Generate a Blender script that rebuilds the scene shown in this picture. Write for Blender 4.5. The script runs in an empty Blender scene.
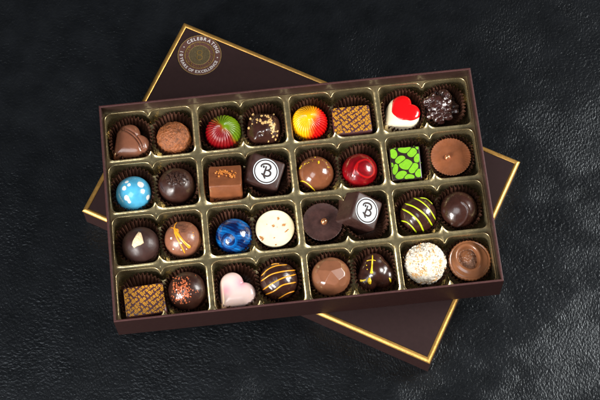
import bpy, bmesh, math, random
import numpy as np
from mathutils import Vector, Matrix, noise
random.seed(11)
MM = 0.001
PI = math.pi
scn = bpy.context.scene
COL = scn.collection

# ------------------------------------------------------------------ frame of the place (mm)
TILT, ROLL, FPX, DIST = .36230, -.0386, 1668.7, 1325.7
BX, BY, BA = -2.0957, -15.8069, .07           # box centre and turn
LX, LY, LA = 1.9805, 1.8267, -.4692           # lid centre and turn
LH, BH, W, D = 26.25, 34.1, 290.0, 175.4      # lid height, box height, box size
RCAM = Matrix.Rotation(TILT, 3, 'X') @ Matrix.Rotation(ROLL, 3, 'Z')
CAMP = RCAM @ Vector((0, 0, DIST))
def box_w(x, y, z=0.0):
    c, s = math.cos(BA), math.sin(BA)
    return Vector((BX + c*x - s*y, BY + s*x + c*y, LH + z))
# viewing axes expressed in the box frame: used to lay piped lines and crumbs on the visible side
_RB = Matrix.Rotation(-BA, 3, 'Z') @ RCAM
AX, AY, AZ = [np.array(_RB.col[i]) for i in range(3)]

# ------------------------------------------------------------------ materials
def lin(c):
    return tuple(((v/255)/12.92 if v/255 <= .04045 else ((v/255+.055)/1.055)**2.4) for v in c)
MATS = {}
def mat(name, color=None, rough=.4, metal=0., coat=0., coat_rough=.1, bump=(), var=None, attr=False, sss=0., spec=.5, rvar=0.):
    """bump: list of (scale per mm, detail, distance mm); var: (scale, amount)"""
    if name in MATS: return MATS[name]
    m = bpy.data.materials.new(name); m.use_nodes = True
    nt = m.node_tree; N = nt.nodes; L = nt.links
    b = N['Principled BSDF']
    b.inputs['Roughness'].default_value = rough
    b.inputs['Metallic'].default_value = metal
    b.inputs['Coat Weight'].default_value = coat
    b.inputs['Coat Roughness'].default_value = coat_rough
    b.inputs['Specular IOR Level'].default_value = spec
    if sss:
        b.inputs['Subsurface Weight'].default_value = sss
        b.inputs['Subsurface Radius'].default_value = (.004, .002, .001)
        b.inputs['Subsurface Scale'].default_value = .5
    tc = N.new('ShaderNodeTexCoord'); mp = N.new('ShaderNodeMapping')
    mp.inputs['Scale'].default_value = (1000, 1000, 1000)
    L.new(tc.outputs['Object'], mp.inputs['Vector'])
    def nz(scale, detail=3, rg=.6):
        n = N.new('ShaderNodeTexNoise'); n.inputs['Scale'].default_value = scale
        n.inputs['Detail'].default_value = detail; n.inputs['Roughness'].default_value = rg
        L.new(mp.outputs['Vector'], n.inputs['Vector']); return n
    if attr:
        src = N.new('ShaderNodeAttribute'); src.attribute_name = 'Col'; csock = src.outputs['Color']
    else:
        src = N.new('ShaderNodeRGB'); src.outputs[0].default_value = (*color, 1); csock = src.outputs[0]
    if var:
        n = nz(var[0], 5)
        mr = N.new('ShaderNodeMapRange'); mr.inputs[1].default_value = .3; mr.inputs[2].default_value = .7
        mr.inputs[3].default_value = 1-var[1]; mr.inputs[4].default_value = 1+var[1]
        L.new(n.outputs['Fac'], mr.inputs[0])
        mx = N.new('ShaderNodeVectorMath'); mx.operation = 'SCALE'
        L.new(csock, mx.inputs[0]); L.new(mr.outputs[0], mx.inputs['Scale']); csock = mx.outputs[0]
    L.new(csock, b.inputs['Base Color'])
    if rvar:
        n = nz(.25, 5)
        mr = N.new('ShaderNodeMapRange'); mr.inputs[1].default_value = .3; mr.inputs[2].default_value = .7
        mr.inputs[3].default_value = max(.03, rough-rvar); mr.inputs[4].default_value = rough+rvar
        L.new(n.outputs['Fac'], mr.inputs[0]); L.new(mr.outputs[0], b.inputs['Roughness'])
    prev = None
    for sc, det, dist in bump:
        n = nz(sc, det); bp = N.new('ShaderNodeBump')
        bp.inputs['Strength'].default_value = 1; bp.inputs['Distance'].default_value = dist*MM
        L.new(n.outputs['Fac'], bp.inputs['Height'])
        if prev: L.new(prev.outputs[0], bp.inputs['Normal'])
        prev = bp
    if prev: L.new(prev.outputs[0], b.inputs['Normal'])
    MATS[name] = m
    return m

DARK = (.037, .0128, .0084); MILK = (.205, .066, .025); MILKD = (.13, .043, .018)
M_dark = mat('dark_chocolate', DARK, .36, coat=.12, coat_rough=.18, bump=((.35, 3, .12), (2.2, 4, .03)), var=(.2, .25), rvar=.08)
M_darkg = mat('dark_chocolate_glossy', (.035, .0115, .0078), .28, coat=.35, coat_rough=.12, bump=((.3, 3, .15),), var=(.2, .2), rvar=.05)
M_milk = mat('milk_chocolate', MILK, .36, coat=.25, coat_rough=.2, bump=((.3, 3, .12), (2., 4, .03)), var=(.15, .18), rvar=.08)
M_col = mat('painted_chocolate', rough=.24, coat=.6, coat_rough=.08, bump=((.25, 3, .12),), var=(.4, .1), attr=True)
M_colm = mat('satin_painted_chocolate', rough=.36, coat=.25, coat_rough=.2, bump=((.4, 3, .12), (2., 3, .03)), var=(.3, .12), attr=True)
M_rough = mat('flaked_chocolate', rough=.5, bump=((.55, 5, .9), (1.6, 4, .35)), var=(.9, .4), attr=True, rvar=.15)
M_cocon = mat('coconut', rough=.75, bump=((.5, 5, 1.2), (1.6, 4, .5)), attr=True, sss=.15)
M_cup = mat('brown_glassine_paper', (.074, .030, .0175), .40, spec=.6, bump=((.7, 3, .25),), var=(.15, .25), rvar=.08)
M_tray = mat('gold_plastic', (.64, .52, .28), .265, metal=.9, bump=((.11, 2, .45), (1.1, 2, .015)), var=(.08, .12), rvar=.07)
M_foil = mat('gold_foil', (.54, .30, .078), .42, metal=.8, bump=((.5, 3, .12), (.06, 2, .5)), var=(.2, .1), rvar=.06)
M_box = mat('maroon_paper', (.021, .0078, .0068), .5, spec=.18, bump=((1.8, 4, .05),), var=(.4, .1), rvar=.06)
M_boxrim = mat('maroon_paper_edge', (.052, .018, .017), .55, spec=.3, bump=((1.5, 4, .08),), var=(.5, .25))
M_boxin = mat('brown_box_lining', (.035, .018, .014), .38, spec=.4, bump=((.08, 2, .5),), var=(.1, .2))
M_lid = mat('lid_paper', (.021, .0105, .0105), .62, spec=.12, bump=((2., 4, .04),), var=(.3, .08))
M_white = mat('white_transfer', (.60, .66, .70), .65)
M_ink = mat('brown_ink', (.025, .012, .010), .75)
M_goldink = mat('gold_transfer', (.50, .225, .016), .42, var=(.5, .2))
M_green = mat('green_transfer', (.165, .42, .012), .4, var=(.5, .15))
M_squareprint = mat('matte_dark_chocolate', (.075, .026, .028), .4, coat=.1, bump=((.5, 3, .1),), var=(.3, .15))
M_bsq = mat('bloomed_dark_chocolate', (.036, .014, .011), .46, spec=.35, coat=.0, coat_rough=.2, bump=((.4, 4, .15), (2., 3, .04)), var=(.25, .3), rvar=.08)
M_gold = mat('edible_gold', (.85, .55, .15), .3, metal=.8)
M_crumbg = mat('golden_nut_crumb', (.66, .42, .16), .45, var=(.8, .4))
M_crumbd = mat('cocoa_nib', (.05, .024, .017), .3, coat=.4, var=(.9, .7))
M_crumbr = mat('copper_sugar_crystal', (.50, .13, .05), .22, coat=.6, var=(.9, .5))
M_crumbo = mat('orange_feuilletine', (.66, .24, .05), .35, var=(.8, .45))
M_orange = mat('orange_cocoa_butter', (.85, .34, .02), .3, coat=.3)
M_yellow = mat('yellow_cocoa_butter', (.80, .55, .02), .3, coat=.3)
M_lime = mat('lime_cocoa_butter', (.52, .66, .015), .3, coat=.3)
M_nut = mat('hazelnut_piece', (.80, .60, .36), .5, bump=((.9, 4, .3),), var=(.6, .3))
M_copper = mat('copper_bead', (.75, .33, .16), .15, metal=.8)
M_bead = mat('white_bead', (.85, .8, .72), .25)
M_ring = mat('seal_paper', (.085, .037, .030), .45, bump=((1.5, 3, .05),), var=(.8, .15))
M_sealgold = mat('seal_gold', (.25, .17, .05), .5, metal=.3, bump=((1.3, 4, .3),), var=(.8, .5))
M_sealcore = mat('seal_core', (.085, .062, .028), .5, metal=.2, bump=((1., 4, .25),), var=(.7, .3))

# slate
def slate():
    m = bpy.data.materials.new('black_slate'); m.use_nodes = True
    nt = m.node_tree; N = nt.nodes; L = nt.links; b = N['Principled BSDF']
    tc = N.new('ShaderNodeTexCoord')
    def mapped(sx, sy, rz):
        mp = N.new('ShaderNodeMapping'); mp.inputs['Rotation'].default_value = (0, 0, rz)
        mp.inputs['Scale'].default_value = (1000*sx, 1000*sy, 1000); L.new(tc.outputs['Object'], mp.inputs['Vector']); return mp
    def nz(mp, s, d, r=.6, dist=0.):
        n = N.new('ShaderNodeTexNoise'); n.inputs['Scale'].default_value = s; n.inputs['Detail'].default_value = d
        n.inputs['Roughness'].default_value = r; n.inputs['Distortion'].default_value = dist
        L.new(mp.outputs[0], n.inputs['Vector']); return n
    m1 = mapped(.85, 1.15, math.radians(35)); m2 = mapped(1, 1, .4); m3 = mapped(1.3, .8, math.radians(-35))
    big = nz(m2, .012, 3); n1 = nz(m1, .43, 3, .5, .3); n3 = nz(m3, .54, 3, .5, .2); n2 = nz(m2, 1.7, 3, .6); nb = nz(m2, .05, 3)
    mix = N.new('ShaderNodeMix'); mix.data_type = 'FLOAT'
    cr = N.new('ShaderNodeMapRange'); cr.inputs[1].default_value = .42; cr.inputs[2].default_value = .58
    L.new(big.outputs['Fac'], cr.inputs[0]); L.new(cr.outputs[0], mix.inputs[0])
    L.new(n1.outputs['Fac'], mix.inputs[2]); L.new(n3.outputs['Fac'], mix.inputs[3])
    prev = None
    for src, dist in ((nb.outputs['Fac'], .6), (mix.outputs[0], .60), (n2.outputs['Fac'], .04)):
        bp = N.new('ShaderNodeBump'); bp.inputs['Strength'].default_value = 1; bp.inputs['Distance'].default_value = dist*MM
        L.new(src, bp.inputs['Height'])
        if prev: L.new(prev.outputs[0], bp.inputs['Normal'])
        prev = bp
    L.new(prev.outputs[0], b.inputs['Normal'])
    ramp = N.new('ShaderNodeValToRGB'); e = ramp.color_ramp.elements
    e[0].position = .3; e[0].color = (.003, .0034, .004, 1); e[1].position = .7; e[1].color = (.006, .0068, .008, 1)
    L.new(nb.outputs['Fac'], ramp.inputs[0]); L.new(ramp.outputs[0], b.inputs['Base Color'])
    rr = N.new('ShaderNodeMapRange'); rr.inputs[1].default_value = .35; rr.inputs[2].default_value = .65
    rr.inputs[3].default_value = .24; rr.inputs[4].default_value = .31
    L.new(big.outputs['Fac'], rr.inputs[0]); L.new(rr.outputs[0], b.inputs['Roughness'])
    b.inputs['Specular Tint'].default_value = (.86, .94, 1, 1)
    b.inputs['Specular IOR Level'].default_value = .4
    return m
M_slate = slate()

# ------------------------------------------------------------------ object helpers
def mesh_of(name, V, F, m, smooth=True, cols=None, sharp=None):
    me = bpy.data.meshes.new(name)
    V = np.asarray(V, dtype=float) * MM
    me.from_pydata(V.tolist(), [], [tuple(f) for f in F])
    me.materials.append(m)
    if smooth: me.polygons.foreach_set('use_smooth', [True]*len(me.polygons))
    if cols is not None:
        a = me.color_attributes.new('Col', 'FLOAT_COLOR', 'POINT')
        c = np.ones((len(V), 4)); c[:, :3] = np.clip(cols, 0, 1); a.data.foreach_set('color', c.ravel())
    me.update()
    return me
def add(name, me, parent=None, loc=None, rot=None):
    o = bpy.data.objects.new(name, me); COL.objects.link(o)
    if parent is not None: o.parent = parent
    if loc is not None: o.location = Vector(loc)*MM
    if rot is not None: o.rotation_euler = rot
    return o
def tag(o, label, cat, group=None):
    o['label'] = label; o['category'] = cat
    if group: o['group'] = group
    return o
GC = 'filled chocolates sitting in the box'
GP = 'brown pleated paper cups holding the chocolates'
def root(name, label, cat, x, y, z, rot=(0, 0, 0), group=GC):
    o = bpy.data.objects.new(name, None); COL.objects.link(o)
    o.empty_display_size = .005
    o.location = box_w(x, y, z)*MM; o.rotation_euler = (rot[0], rot[1], BA+rot[2]); o.rotation_mode = 'XYZ'
    return tag(o, label, cat, group)
def solo(name, me, label, cat, x, y, z, rot=(0, 0, 0), group=GC):
    o = bpy.data.objects.new(name, me); COL.objects.link(o)
    o.location = box_w(x, y, z)*MM; o.rotation_euler = (rot[0], rot[1], BA+rot[2])
    return tag(o, label, cat, group)

def grid_faces(nr, nc, base=0):
    return [(base+i*nc+j, base+i*nc+(j+1) % nc, base+(i+1)*nc+(j+1) % nc, base+(i+1)*nc+j) for i in range(nr-1) for j in range(nc)]

def ball_dirs(nr=90, nc=180, phimax=2.35):
    ph = np.linspace(0.002, phimax, nr); th = np.linspace(0, 2*PI, nc, endpoint=False)
    PH, TH = np.meshgrid(ph, th, indexing='ij')
    d = np.stack([np.sin(PH)*np.cos(TH), np.sin(PH)*np.sin(TH), np.cos(PH)], -1).reshape(-1, 3)
    return d, PH.ravel(), TH.ravel()
def nz3(P, s, seed=0.0, oct=3):
    return np.array([noise.fractal((p[0]*s+seed, p[1]*s+seed*1.7, p[2]*s-seed), 1.0, 2.0, oct) for p in P])
def uv(P):
    """offsets on the visible side of a ball: right, up, towards the viewer"""
    return P@AX, P@AY, P@AZ
def uvp(zx, zy, cx, cy):
    return (zx-cx)*.1168, (cy-zy)*.1168
def onball(u, v, R):
    w = math.sqrt(max(R*R-u*u-v*v, .5))
    return u*AX+v*AY+w*AZ
# balls are centred on their own origin
def ball(name, R, m, disp=None, col=None, kz=1.0, nr=90, nc=180, flat=.92):
    d, PH, TH = ball_dirs(nr, nc)
    r = np.full(len(d), float(R))
    if disp is not None: r = r + disp(d, PH, TH)
    P = d*r[:, None]; P[:, 2] *= kz
    P[:, 2] = np.maximum(P[:, 2], -R*flat)
    c = col(P, d) if col is not None else None
    F = grid_faces(nr, nc)
    F.append(tuple(range(nc))[::-1])
    return mesh_of(name, P, F, m, cols=c)
def smooth_line(pts, n=8):
    pts = [np.array(p, float) for p in pts]; out = []
    P = [2*pts[0]-pts[1]] + pts + [2*pts[-1]-pts[-2]]
    for i in range(1, len(P)-2):
        for k in range(n):
            t = k/n
            out.append(.5*((2*P[i])+(-P[i-1]+P[i+1])*t+(2*P[i-1]-5*P[i]+4*P[i+1]-P[i+2])*t*t+(-P[i-1]+3*P[i]-3*P[i+1]+P[i+2])*t**3))
    out.append(pts[-1]); return out
def tube(path, rad, up=None, flat=.55, ns=8):
    """flattened bead of piping along a 3D path; rad constant or list"""
    V = []; F = []; n = len(path)
    for i, p in enumerate(path):
        t = path[min(i+1, n-1)]-path[max(i-1, 0)]; t = t/(np.linalg.norm(t)+1e-9)
        u = p/np.linalg.norm(p) if up is None else np.array(up, float)
        s = np.cross(t, u); s /= (np.linalg.norm(s)+1e-9); u2 = np.cross(s, t)
        r = rad[i] if hasattr(rad, '__len__') else rad
        r = r*(.92+.16*random.random()) * (.45 if i in (0, n-1) else 1)
        for k in range(ns):
            a = 2*PI*k/ns
            V.append(p+s*math.cos(a)*r+u2*math.sin(a)*r*flat)
    F = grid_faces(n, ns)
    F.append(tuple(range(ns))[::-1]); F.append(tuple(range((n-1)*ns, n*ns)))
    return V, F
def merge(parts):
    V = []; F = []
    for v, f in parts:
        b = len(V); V += [np.array(x) for x in v]; F += [tuple(i+b for i in q) for q in f]
    return V, F
def line_on_ball(pts, R, rad, n=6):
    return tube([onball(u, v, R+rad*.15) for u, v in smooth_line(pts, n)], rad)
def dist_poly(U, Vv, pts):
    pts = smooth_line(pts, 5); d = np.full(len(U), 1e9); side = np.zeros(len(U))
    for a, b in zip(pts[:-1], pts[1:]):
        ab = b-a; l2 = (ab@ab)+1e-9
        t = np.clip(((U-a[0])*ab[0]+(Vv-a[1])*ab[1])/l2, 0, 1)
        dx = U-(a[0]+t*ab[0]); dy = Vv-(a[1]+t*ab[1]); dd = np.hypot(dx, dy)
        s = np.sign(ab[0]*dy-ab[1]*dx); k = dd < d
        d[k] = dd[k]; side[k] = s[k]
    return d, side
def crumb(c, n, s):
    """one irregular chip at c with outward normal n"""
    c = np.array(c); n = np.array(n); a = np.cross(n, [.3, .5, .8]); a /= np.linalg.norm(a); b = np.cross(n, a)
    th = random.random()*6.28; a, b = a*math.cos(th)+b*math.sin(th), b*math.cos(th)-a*math.sin(th)
    sx, sy, sz = s*random.uniform(.6, 1.3), s*random.uniform(.5, 1.), s*random.uniform(.35, .8)
    V = []
    for q in ((1, 1, 1), (-1, 1, 1), (-1, -1, 1), (1, -1, 1), (1, 1, -1), (-1, 1, -1), (-1, -1, -1), (1, -1, -1)):
        j = [random.uniform(.45, 1.1) for _ in range(3)]
        V.append(c+a*q[0]*sx*j[0]+b*q[1]*sy*j[1]+n*q[2]*sz*j[2])
    F = [(0, 1, 2, 3), (7, 6, 5, 4), (0, 4, 5, 1), (1, 5, 6, 2), (2, 6, 7, 3), (3, 7, 4, 0)]
    return V, F
def crumbs_on_ball(spots, R, m, name, parent):
    parts = []
    for u, v, s in spots:
        p = onball(u, v, R); n = p/np.linalg.norm(p)
        parts.append(crumb(p+n*s*.15, n, s))
    V, F = merge(parts)
    return add(name, mesh_of(name, V, F, m, smooth=False), parent)
def rbox(name, w, d, h, m, bev=1.4, draft=.97, segs=4, wob=.0):
    """rounded block, origin at the bottom centre, drafted towards the top"""
    bm = bmesh.new(); bmesh.ops.create_cube(bm, size=1)
    for v in bm.verts:
        k = draft if v.co.z > 0 else 1
        v.co = Vector((v.co.x*w*k, v.co.y*d*k, (v.co.z+.5)*h))
    bmesh.ops.subdivide_edges(bm, edges=bm.edges[:], cuts=0)
    bmesh.ops.bevel(bm, geom=bm.edges[:], offset=bev, segments=segs, profile=.5, affect='EDGES')
    if wob:
        bmesh.ops.subdivide_edges(bm, edges=bm.edges[:], cuts=3, use_grid_fill=True)
        for v in bm.verts:
            q = v.co*.16; v.co += Vector((noise.noise(q), noise.noise(q+Vector((9, 3, 1))), noise.noise(q+Vector((2, 8, 5)))))*wob
    V = [tuple(v.co) for v in bm.verts]; bm.verts.index_update(); F = [[v.index for v in f.verts] for f in bm.faces]; bm.free()
    me = mesh_of(name, V, F, m); return me

# ------------------------------------------------------------------ lettering
_glyph = {}
def glyph(ch, bold):
    key = (ch, bold)
    if key in _glyph: return _glyph[key]
    cu = bpy.data.curves.new('glyph', 'FONT'); cu.body = ch; cu.size = 1; cu.offset = bold; cu.resolution_u = 3
    o = bpy.data.objects.new('glyph', cu); COL.objects.link(o)
    dg = bpy.context.evaluated_depsgraph_get(); dg.update()
    me = bpy.data.meshes.new_from_object(o.evaluated_get(dg))
    V = [tuple(v.co) for v in me.vertices]; F = [tuple(p.vertices) for p in me.polygons]
    bpy.data.objects.remove(o); bpy.data.curves.remove(cu); bpy.data.meshes.remove(me)
    xs = [v[0] for v in V] or [0, .3]
    _glyph[key] = (V, F, min(xs), max(xs)); return _glyph[key]
def serifs(ch):
    """small slab feet that make the plain letters read as a serif face"""
    return {'B': ((.02, 0), (.02, .68)), 'r': ((.0, 0),), 'i': ((.0, 0),), 'd': ((.42, 0), (.36, .68)), 'l': ((0, 0), (-.04, .68)), 'g': (), 'e': ()}.get(ch, ())
def word_line(text, size, gap=.06, bold=.02, serif=True):
    parts = []; x = 0
    for ch in text:
        if ch == ' ': x += .25*size; continue
        V, F, a, b = glyph(ch, bold)
        parts.append(([(x+(v[0]-a)*size, v[1]*size, 0) for v in V], F))
        x += (b-a+gap)*size
    return merge(parts), x

# ------------------------------------------------------------------ ground
bm = bmesh.new()
bmesh.ops.create_grid(bm, x_segments=8, y_segments=8, size=1.8)
me = bpy.data.meshes.new('slate_surface'); bm.to_mesh(me); bm.free(); me.materials.append(M_slate)
g = add('slate_surface', me); g['kind'] = 'structure'

# ------------------------------------------------------------------ lid
def rect_ring(profile, w, d):
    """sweep profile [(inset, z)] around a rectangle with mitred corners"""
    V = []; F = []
    for ins, z in profile:
        for sx, sy in ((-1, -1), (1, -1), (1, 1), (-1, 1)):
            V.append((sx*(w/2-ins), sy*(d/2-ins), z))
    F = grid_faces(len(profile), 4)
    return V, F
LW, LD = W+4.4, D+4.4
lid = bpy.data.objects.new('box_lid', None); COL.objects.link(lid); lid.location = Vector((LX, LY, 0))*MM; lid.rotation_euler = (0, 0, LA)
tag(lid, 'dark brown box lid with gold edging and round seal, lying turned beneath the open box', 'lid')
V, F = rect_ring([(.8, .0), (.5, .4), (.5, LH-3.6), (.9, LH-3.2)], LW, LD)
V2, F2 = rect_ring([(3.2, LH-2.6), (4.2, LH-.35), (4.4, LH-.3), (40, LH-.3)], LW, LD)
F2.append((12, 13, 14, 15))
add('lid_side', mesh_of('lid_side', V, F, M_box, smooth=False), lid)
add('top_panel', mesh_of('top_panel', V2, F2, M_lid, smooth=False), lid)
prof = []
for k in range(13):
    a = PI*(-.28+ .98*k/12)
    prof.append((2.5-2.35*math.cos(a), LH-2.2+2.35*math.sin(a)))
V, F = rect_ring(prof, LW, LD)
gm = mesh_of('gold_edging', V, F, M_foil, smooth=False)
add('gold_edging', gm, lid)
# seal
sa = -LA   # seal text reads upright from the front
c, s = math.cos(-LA), math.sin(-LA); dx, dy = -76.3-LX, 118.1-LY
seal = bpy.data.objects.new('round_seal', None); COL.objects.link(seal); seal.parent = lid
seal.location = Vector((c*dx-s*dy, s*dx+c*dy, LH-.3))*MM; seal.rotation_euler = (0, 0, sa-math.radians(2))
def disc(r0, r1, z, n=96, h=.25, scallop=0, ns=0):
    V = []; F = []
    for k in range(n):
        a = 2*PI*k/n; sc = 1+scallop*math.cos(ns*a)
        for r, zz in ((r1*sc, 0), (r1*sc, z+h), (r0, z+h)):
            V.append((r*math.cos(a), r*math.sin(a), zz))
    for k in range(n):
        j = (k+1) % n
        F.append((k*3, j*3, j*3+1, k*3+1)); F.append((k*3+1, j*3+1, j*3+2, k*3+2))
    if r0 < .5:
        pass
    return V, F
SR = 17.7
add('sticker', mesh_of('sticker', *disc(0.01, SR, .0, h=.2), M_ring, smooth=False), seal)
add('gold_ring', mesh_of('gold_ring', *merge([disc(SR-.55, SR-.1, .2, h=.06), disc(11.4, 12.0, .2, h=.08), disc(8.3, 8.7, .2, h=.08)]), M_sealgold, smooth=False), seal)
V, F = disc(.01, 8.3, .2, h=.1)
add('seal_center', mesh_of('seal_center', V, F, M_sealcore, smooth=False), seal)
parts = []
for k in range(30):   # embossed specks of the worn inner ring
    a = random.random()*6.28; r = random.uniform(9.2, 11.0)
    parts.append(crumb((r*math.cos(a), r*math.sin(a), .28), (0, 0, 1), random.uniform(.25, .6)))
for k in range(14):
    a = PI*(1.12+.76*k/13); r = 10.2
    parts.append(crumb((r*math.cos(a), r*math.sin(a), .3), (0, 0, 1), .45))
ring = []
for k in range(40):
    a = PI*(.9+1.6*k/39)-.5; ring.append(np.array([11.9*math.cos(a), 11.9*math.sin(a), .36]))
parts.append(tube(ring, .28, up=(0, 0, 1)))
for cx, cy, rr in ((0, 2.2, 2.0), (0, -2., 2.2)):
    parts.append(tube([np.array([cx+rr*math.cos(a), cy+rr*math.sin(a), .36]) for a in np.linspace(0, 2*PI, 26)], .28, up=(0, 0, 1)))
V, F = merge(parts)
add('emblem', mesh_of('emblem', V, F, mat('seal_emblem', (.25, .15, .035), .4, metal=.4, var=(.5, .5)), smooth=False), seal)
parts = []
def arc_text(t, r, a0, a1, outward, size):
    ws = [(.3 if ch == ' ' else (.25 if ch == '·' else glyph(ch, .03)[3]-glyph(ch, .03)[2])) for ch in t]
    sep = (abs(math.radians(a1-a0))*r/size-sum(ws)+ws[0]/2+ws[-1]/2)/max(1, len(t)-1)
    for i, ch in enumerate(t):
        if ch == ' ': continue
        q = sum(ws[:i])+sep*i+ws[i]/2-ws[0]/2
        a = math.radians(a0)+math.copysign(q*size/r, a1-a0)
        V, F, x0, x1 = glyph(ch, .03)
        if ch == '·': V, F, x0, x1 = [(0, .2, 0), (.25, .2, 0), (.25, .45, 0), (0, .45, 0)], [(0, 1, 2, 3)], 0, .25
        out = []
        for vx, vy, _ in V:
            X = (vx-(x0+x1)/2)*size; Y = (vy-.35)*size
            if outward: rx, ry = r+Y, -X; th = a
            else: rx, ry = r-Y, X; th = a
            out.append((rx*math.cos(th)-ry*math.sin(th), rx*math.sin(th)+ry*math.cos(th), .29))
        parts.append((out, F))
arc_text('CELEBRATING', 14.7, 128, 12, True, 3.9)
arc_text('YEARS OF EXCELLENCE', 14.7, 191, 336, False, 3.3)
arc_text('10', 14.7, 168, 179, False, 3.6)
arc_text('··', 14.7, 150, -9, True, 3.6)
V, F = merge(parts)
add('lettering', mesh_of('lettering', V, F, mat('seal_lettering', (.48, .45, .43), .5), smooth=False), seal)

# ------------------------------------------------------------------ box
box = bpy.data.objects.new('chocolate_box', None); COL.objects.link(box)
box.location = box_w(0, 0, 0)*MM; box.rotation_euler = (0, 0, BA)
tag(box, 'open dark maroon rectangular chocolate box base lying across the brown lid', 'box')
WT = 1.7
V, F = rect_ring([(.3, .06), (.0, .5), (0, BH-.6)], W, D)
F.append((3, 2, 1, 0))
add('outer_wall', mesh_of('outer_wall', V, F, M_box, smooth=False), box)
V, F = rect_ring([(0, BH-.6), (.15, BH-.15), (.55, BH), (WT-.5, BH), (WT-.1, BH-.2), (WT, BH-.6)], W, D)
add('rim', mesh_of('rim', V, F, M_boxrim, smooth=False), box)
V, F = rect_ring([(WT, BH-.6), (WT, 1.2)], W, D); F.append((4, 5, 6, 7))
add('lining', mesh_of('lining', V, F, M_boxin, smooth=False), box)

# ------------------------------------------------------------------ tray
ZR, ZF = 23.5, 2.2
CXS = [(-142.0, -74.3), (-70.0, -2.5), (1.8, 68.2), (72.2, 141.2)]
CYS = [(44.9, 84.6), (2.1, 41.1), (-41.1, -1.9), (-84.6, -44.9)]
def cell_outline(x0, x1, y0, y1, R=5.5, A=5.2):
    pts = []
    w = 1.75
    xc, hw = (x0+x1)/2, (x1-x0)/2
    def pin(x): return A*math.exp(-(math.sqrt((x-xc)**2+.18)-.42)/w)
    xs = np.concatenate([np.linspace(-hw+R, -9, 6), np.linspace(-8, 8, 49), np.linspace(9, hw-R, 6)])
    for x in xs: pts.append((xc+x, y0+pin(xc+x)))
    for k in range(1, 10):
        a = -PI/2+PI/2*k/10; pts.append((x1-R+R*math.cos(a), y0+R+R*math.sin(a)))
    for y in np.linspace(y0+R, y1-R, 9): pts.append((x1, y))
    for k in range(1, 10):
        a = PI/2*k/10; pts.append((x1-R+R*math.cos(a), y1-R+R*math.sin(a)))
    for x in xs[::-1]: pts.append((xc+x, y1-pin(xc+x)))
    for k in range(1, 10):
        a = PI/2+PI/2*k/10; pts.append((x0+R+R*math.cos(a), y1-R+R*math.sin(a)))
    for y in np.linspace(y1-R, y0+R, 9): pts.append((x0, y))
    for k in range(1, 10):
        a = PI+PI/2*k/10; pts.append((x0+R+R*math.cos(a), y0+R+R*math.sin(a)))
    return np.array(pts)
V = []; F = []
def t_loop(pts, z):
    b = len(V); V.extend((p[0], p[1], z) for p in pts); return b
def t_join(a, b, n):
    for k in range(n): F.append((a+k, a+(k+1) % n, b+(k+1) % n, b+k))
XB = [-W/2+WT+.25, -72.15, -.35, 70.2, W/2-WT-.25]; YB = [-D/2+WT+.25, -43.0, .1, 43.0, D/2-WT-.25]
for ci, (x0, x1) in enumerate(CXS):
    for ri, (y0, y1) in enumerate(CYS):
        P = cell_outline(x0, x1, y0, y1); n = len(P)
        rx0, rx1 = XB[ci], XB[ci+1]; ry0, ry1 = YB[3-ri], YB[4-ri]
        cx, cy = (x0+x1)/2, (y0+y1)/2
        P0 = cell_outline(x0, x1, y0, y1, A=.6)
        T = np.roll(P, -1, 0)-np.roll(P, 1, 0); T /= np.linalg.norm(T, axis=1)[:, None]
        Nn = np.stack([-T[:, 1], T[:, 0]], 1)   # inward for ccw
        B = []
        for p in P:
            dx_, dy_ = p[0]-cx, p[1]-cy
            tt = min(((rx1-cx) if dx_ > 0 else (rx0-cx))/dx_ if abs(dx_) > 1e-6 else 1e9, ((ry1-cy) if dy_ > 0 else (ry0-cy))/dy_ if abs(dy_) > 1e-6 else 1e9)
            B.append([cx+dx_*tt, cy+dy_*tt])
        for qx in (rx0, rx1):
            for qy in (ry0, ry1):
                k = min(range(n), key=lambda i: math.hypot(B[i][0]-qx, B[i][1]-qy)); B[k] = [qx, qy]
        prev = t_loop(B, ZR-.5)
        for off, z in ((-.75, ZR-.5), (-.55, ZR-.3), (-.3, ZR), (-.08, ZR+.08), (.1, ZR-.08), (.28, ZR-.5), (.42, ZR-1.3), (.9, 18), (1.5, 12), (2.2, 5), (2.7, 3.2), (3.6, ZF)):
            kk = min(1, max(0, (z-8)/(ZR-8)))**.7
            lp = t_loop((P*kk+P0*(1-kk))+Nn*off, z); t_join(prev, lp, n); prev = lp
        V.append((cx, cy, ZF)); c_ = len(V)-1
        for k in range(n): F.append((prev+k, prev+(k+1) % n, c_))
# downturned outer lip of the tray
b = len(V)
for ins, z in ((0, ZR-.5), (.02, ZR-3)):
    for sx, sy in ((-1, -1), (1, -1), (1, 1), (-1, 1)): V.append((sx*(W/2-WT-.25-ins), sy*(D/2-WT-.25-ins), z))
F += grid_faces(2, 4, b)
tray = add('candy_tray', mesh_of('candy_tray', V, F, M_tray), None)
tray.location = box_w(0, 0, 0)*MM; tray.rotation_euler = (0, 0, BA)
tag(tray, 'glossy gold plastic tray with sixteen compartments fitted inside the maroon box', 'tray')

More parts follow.
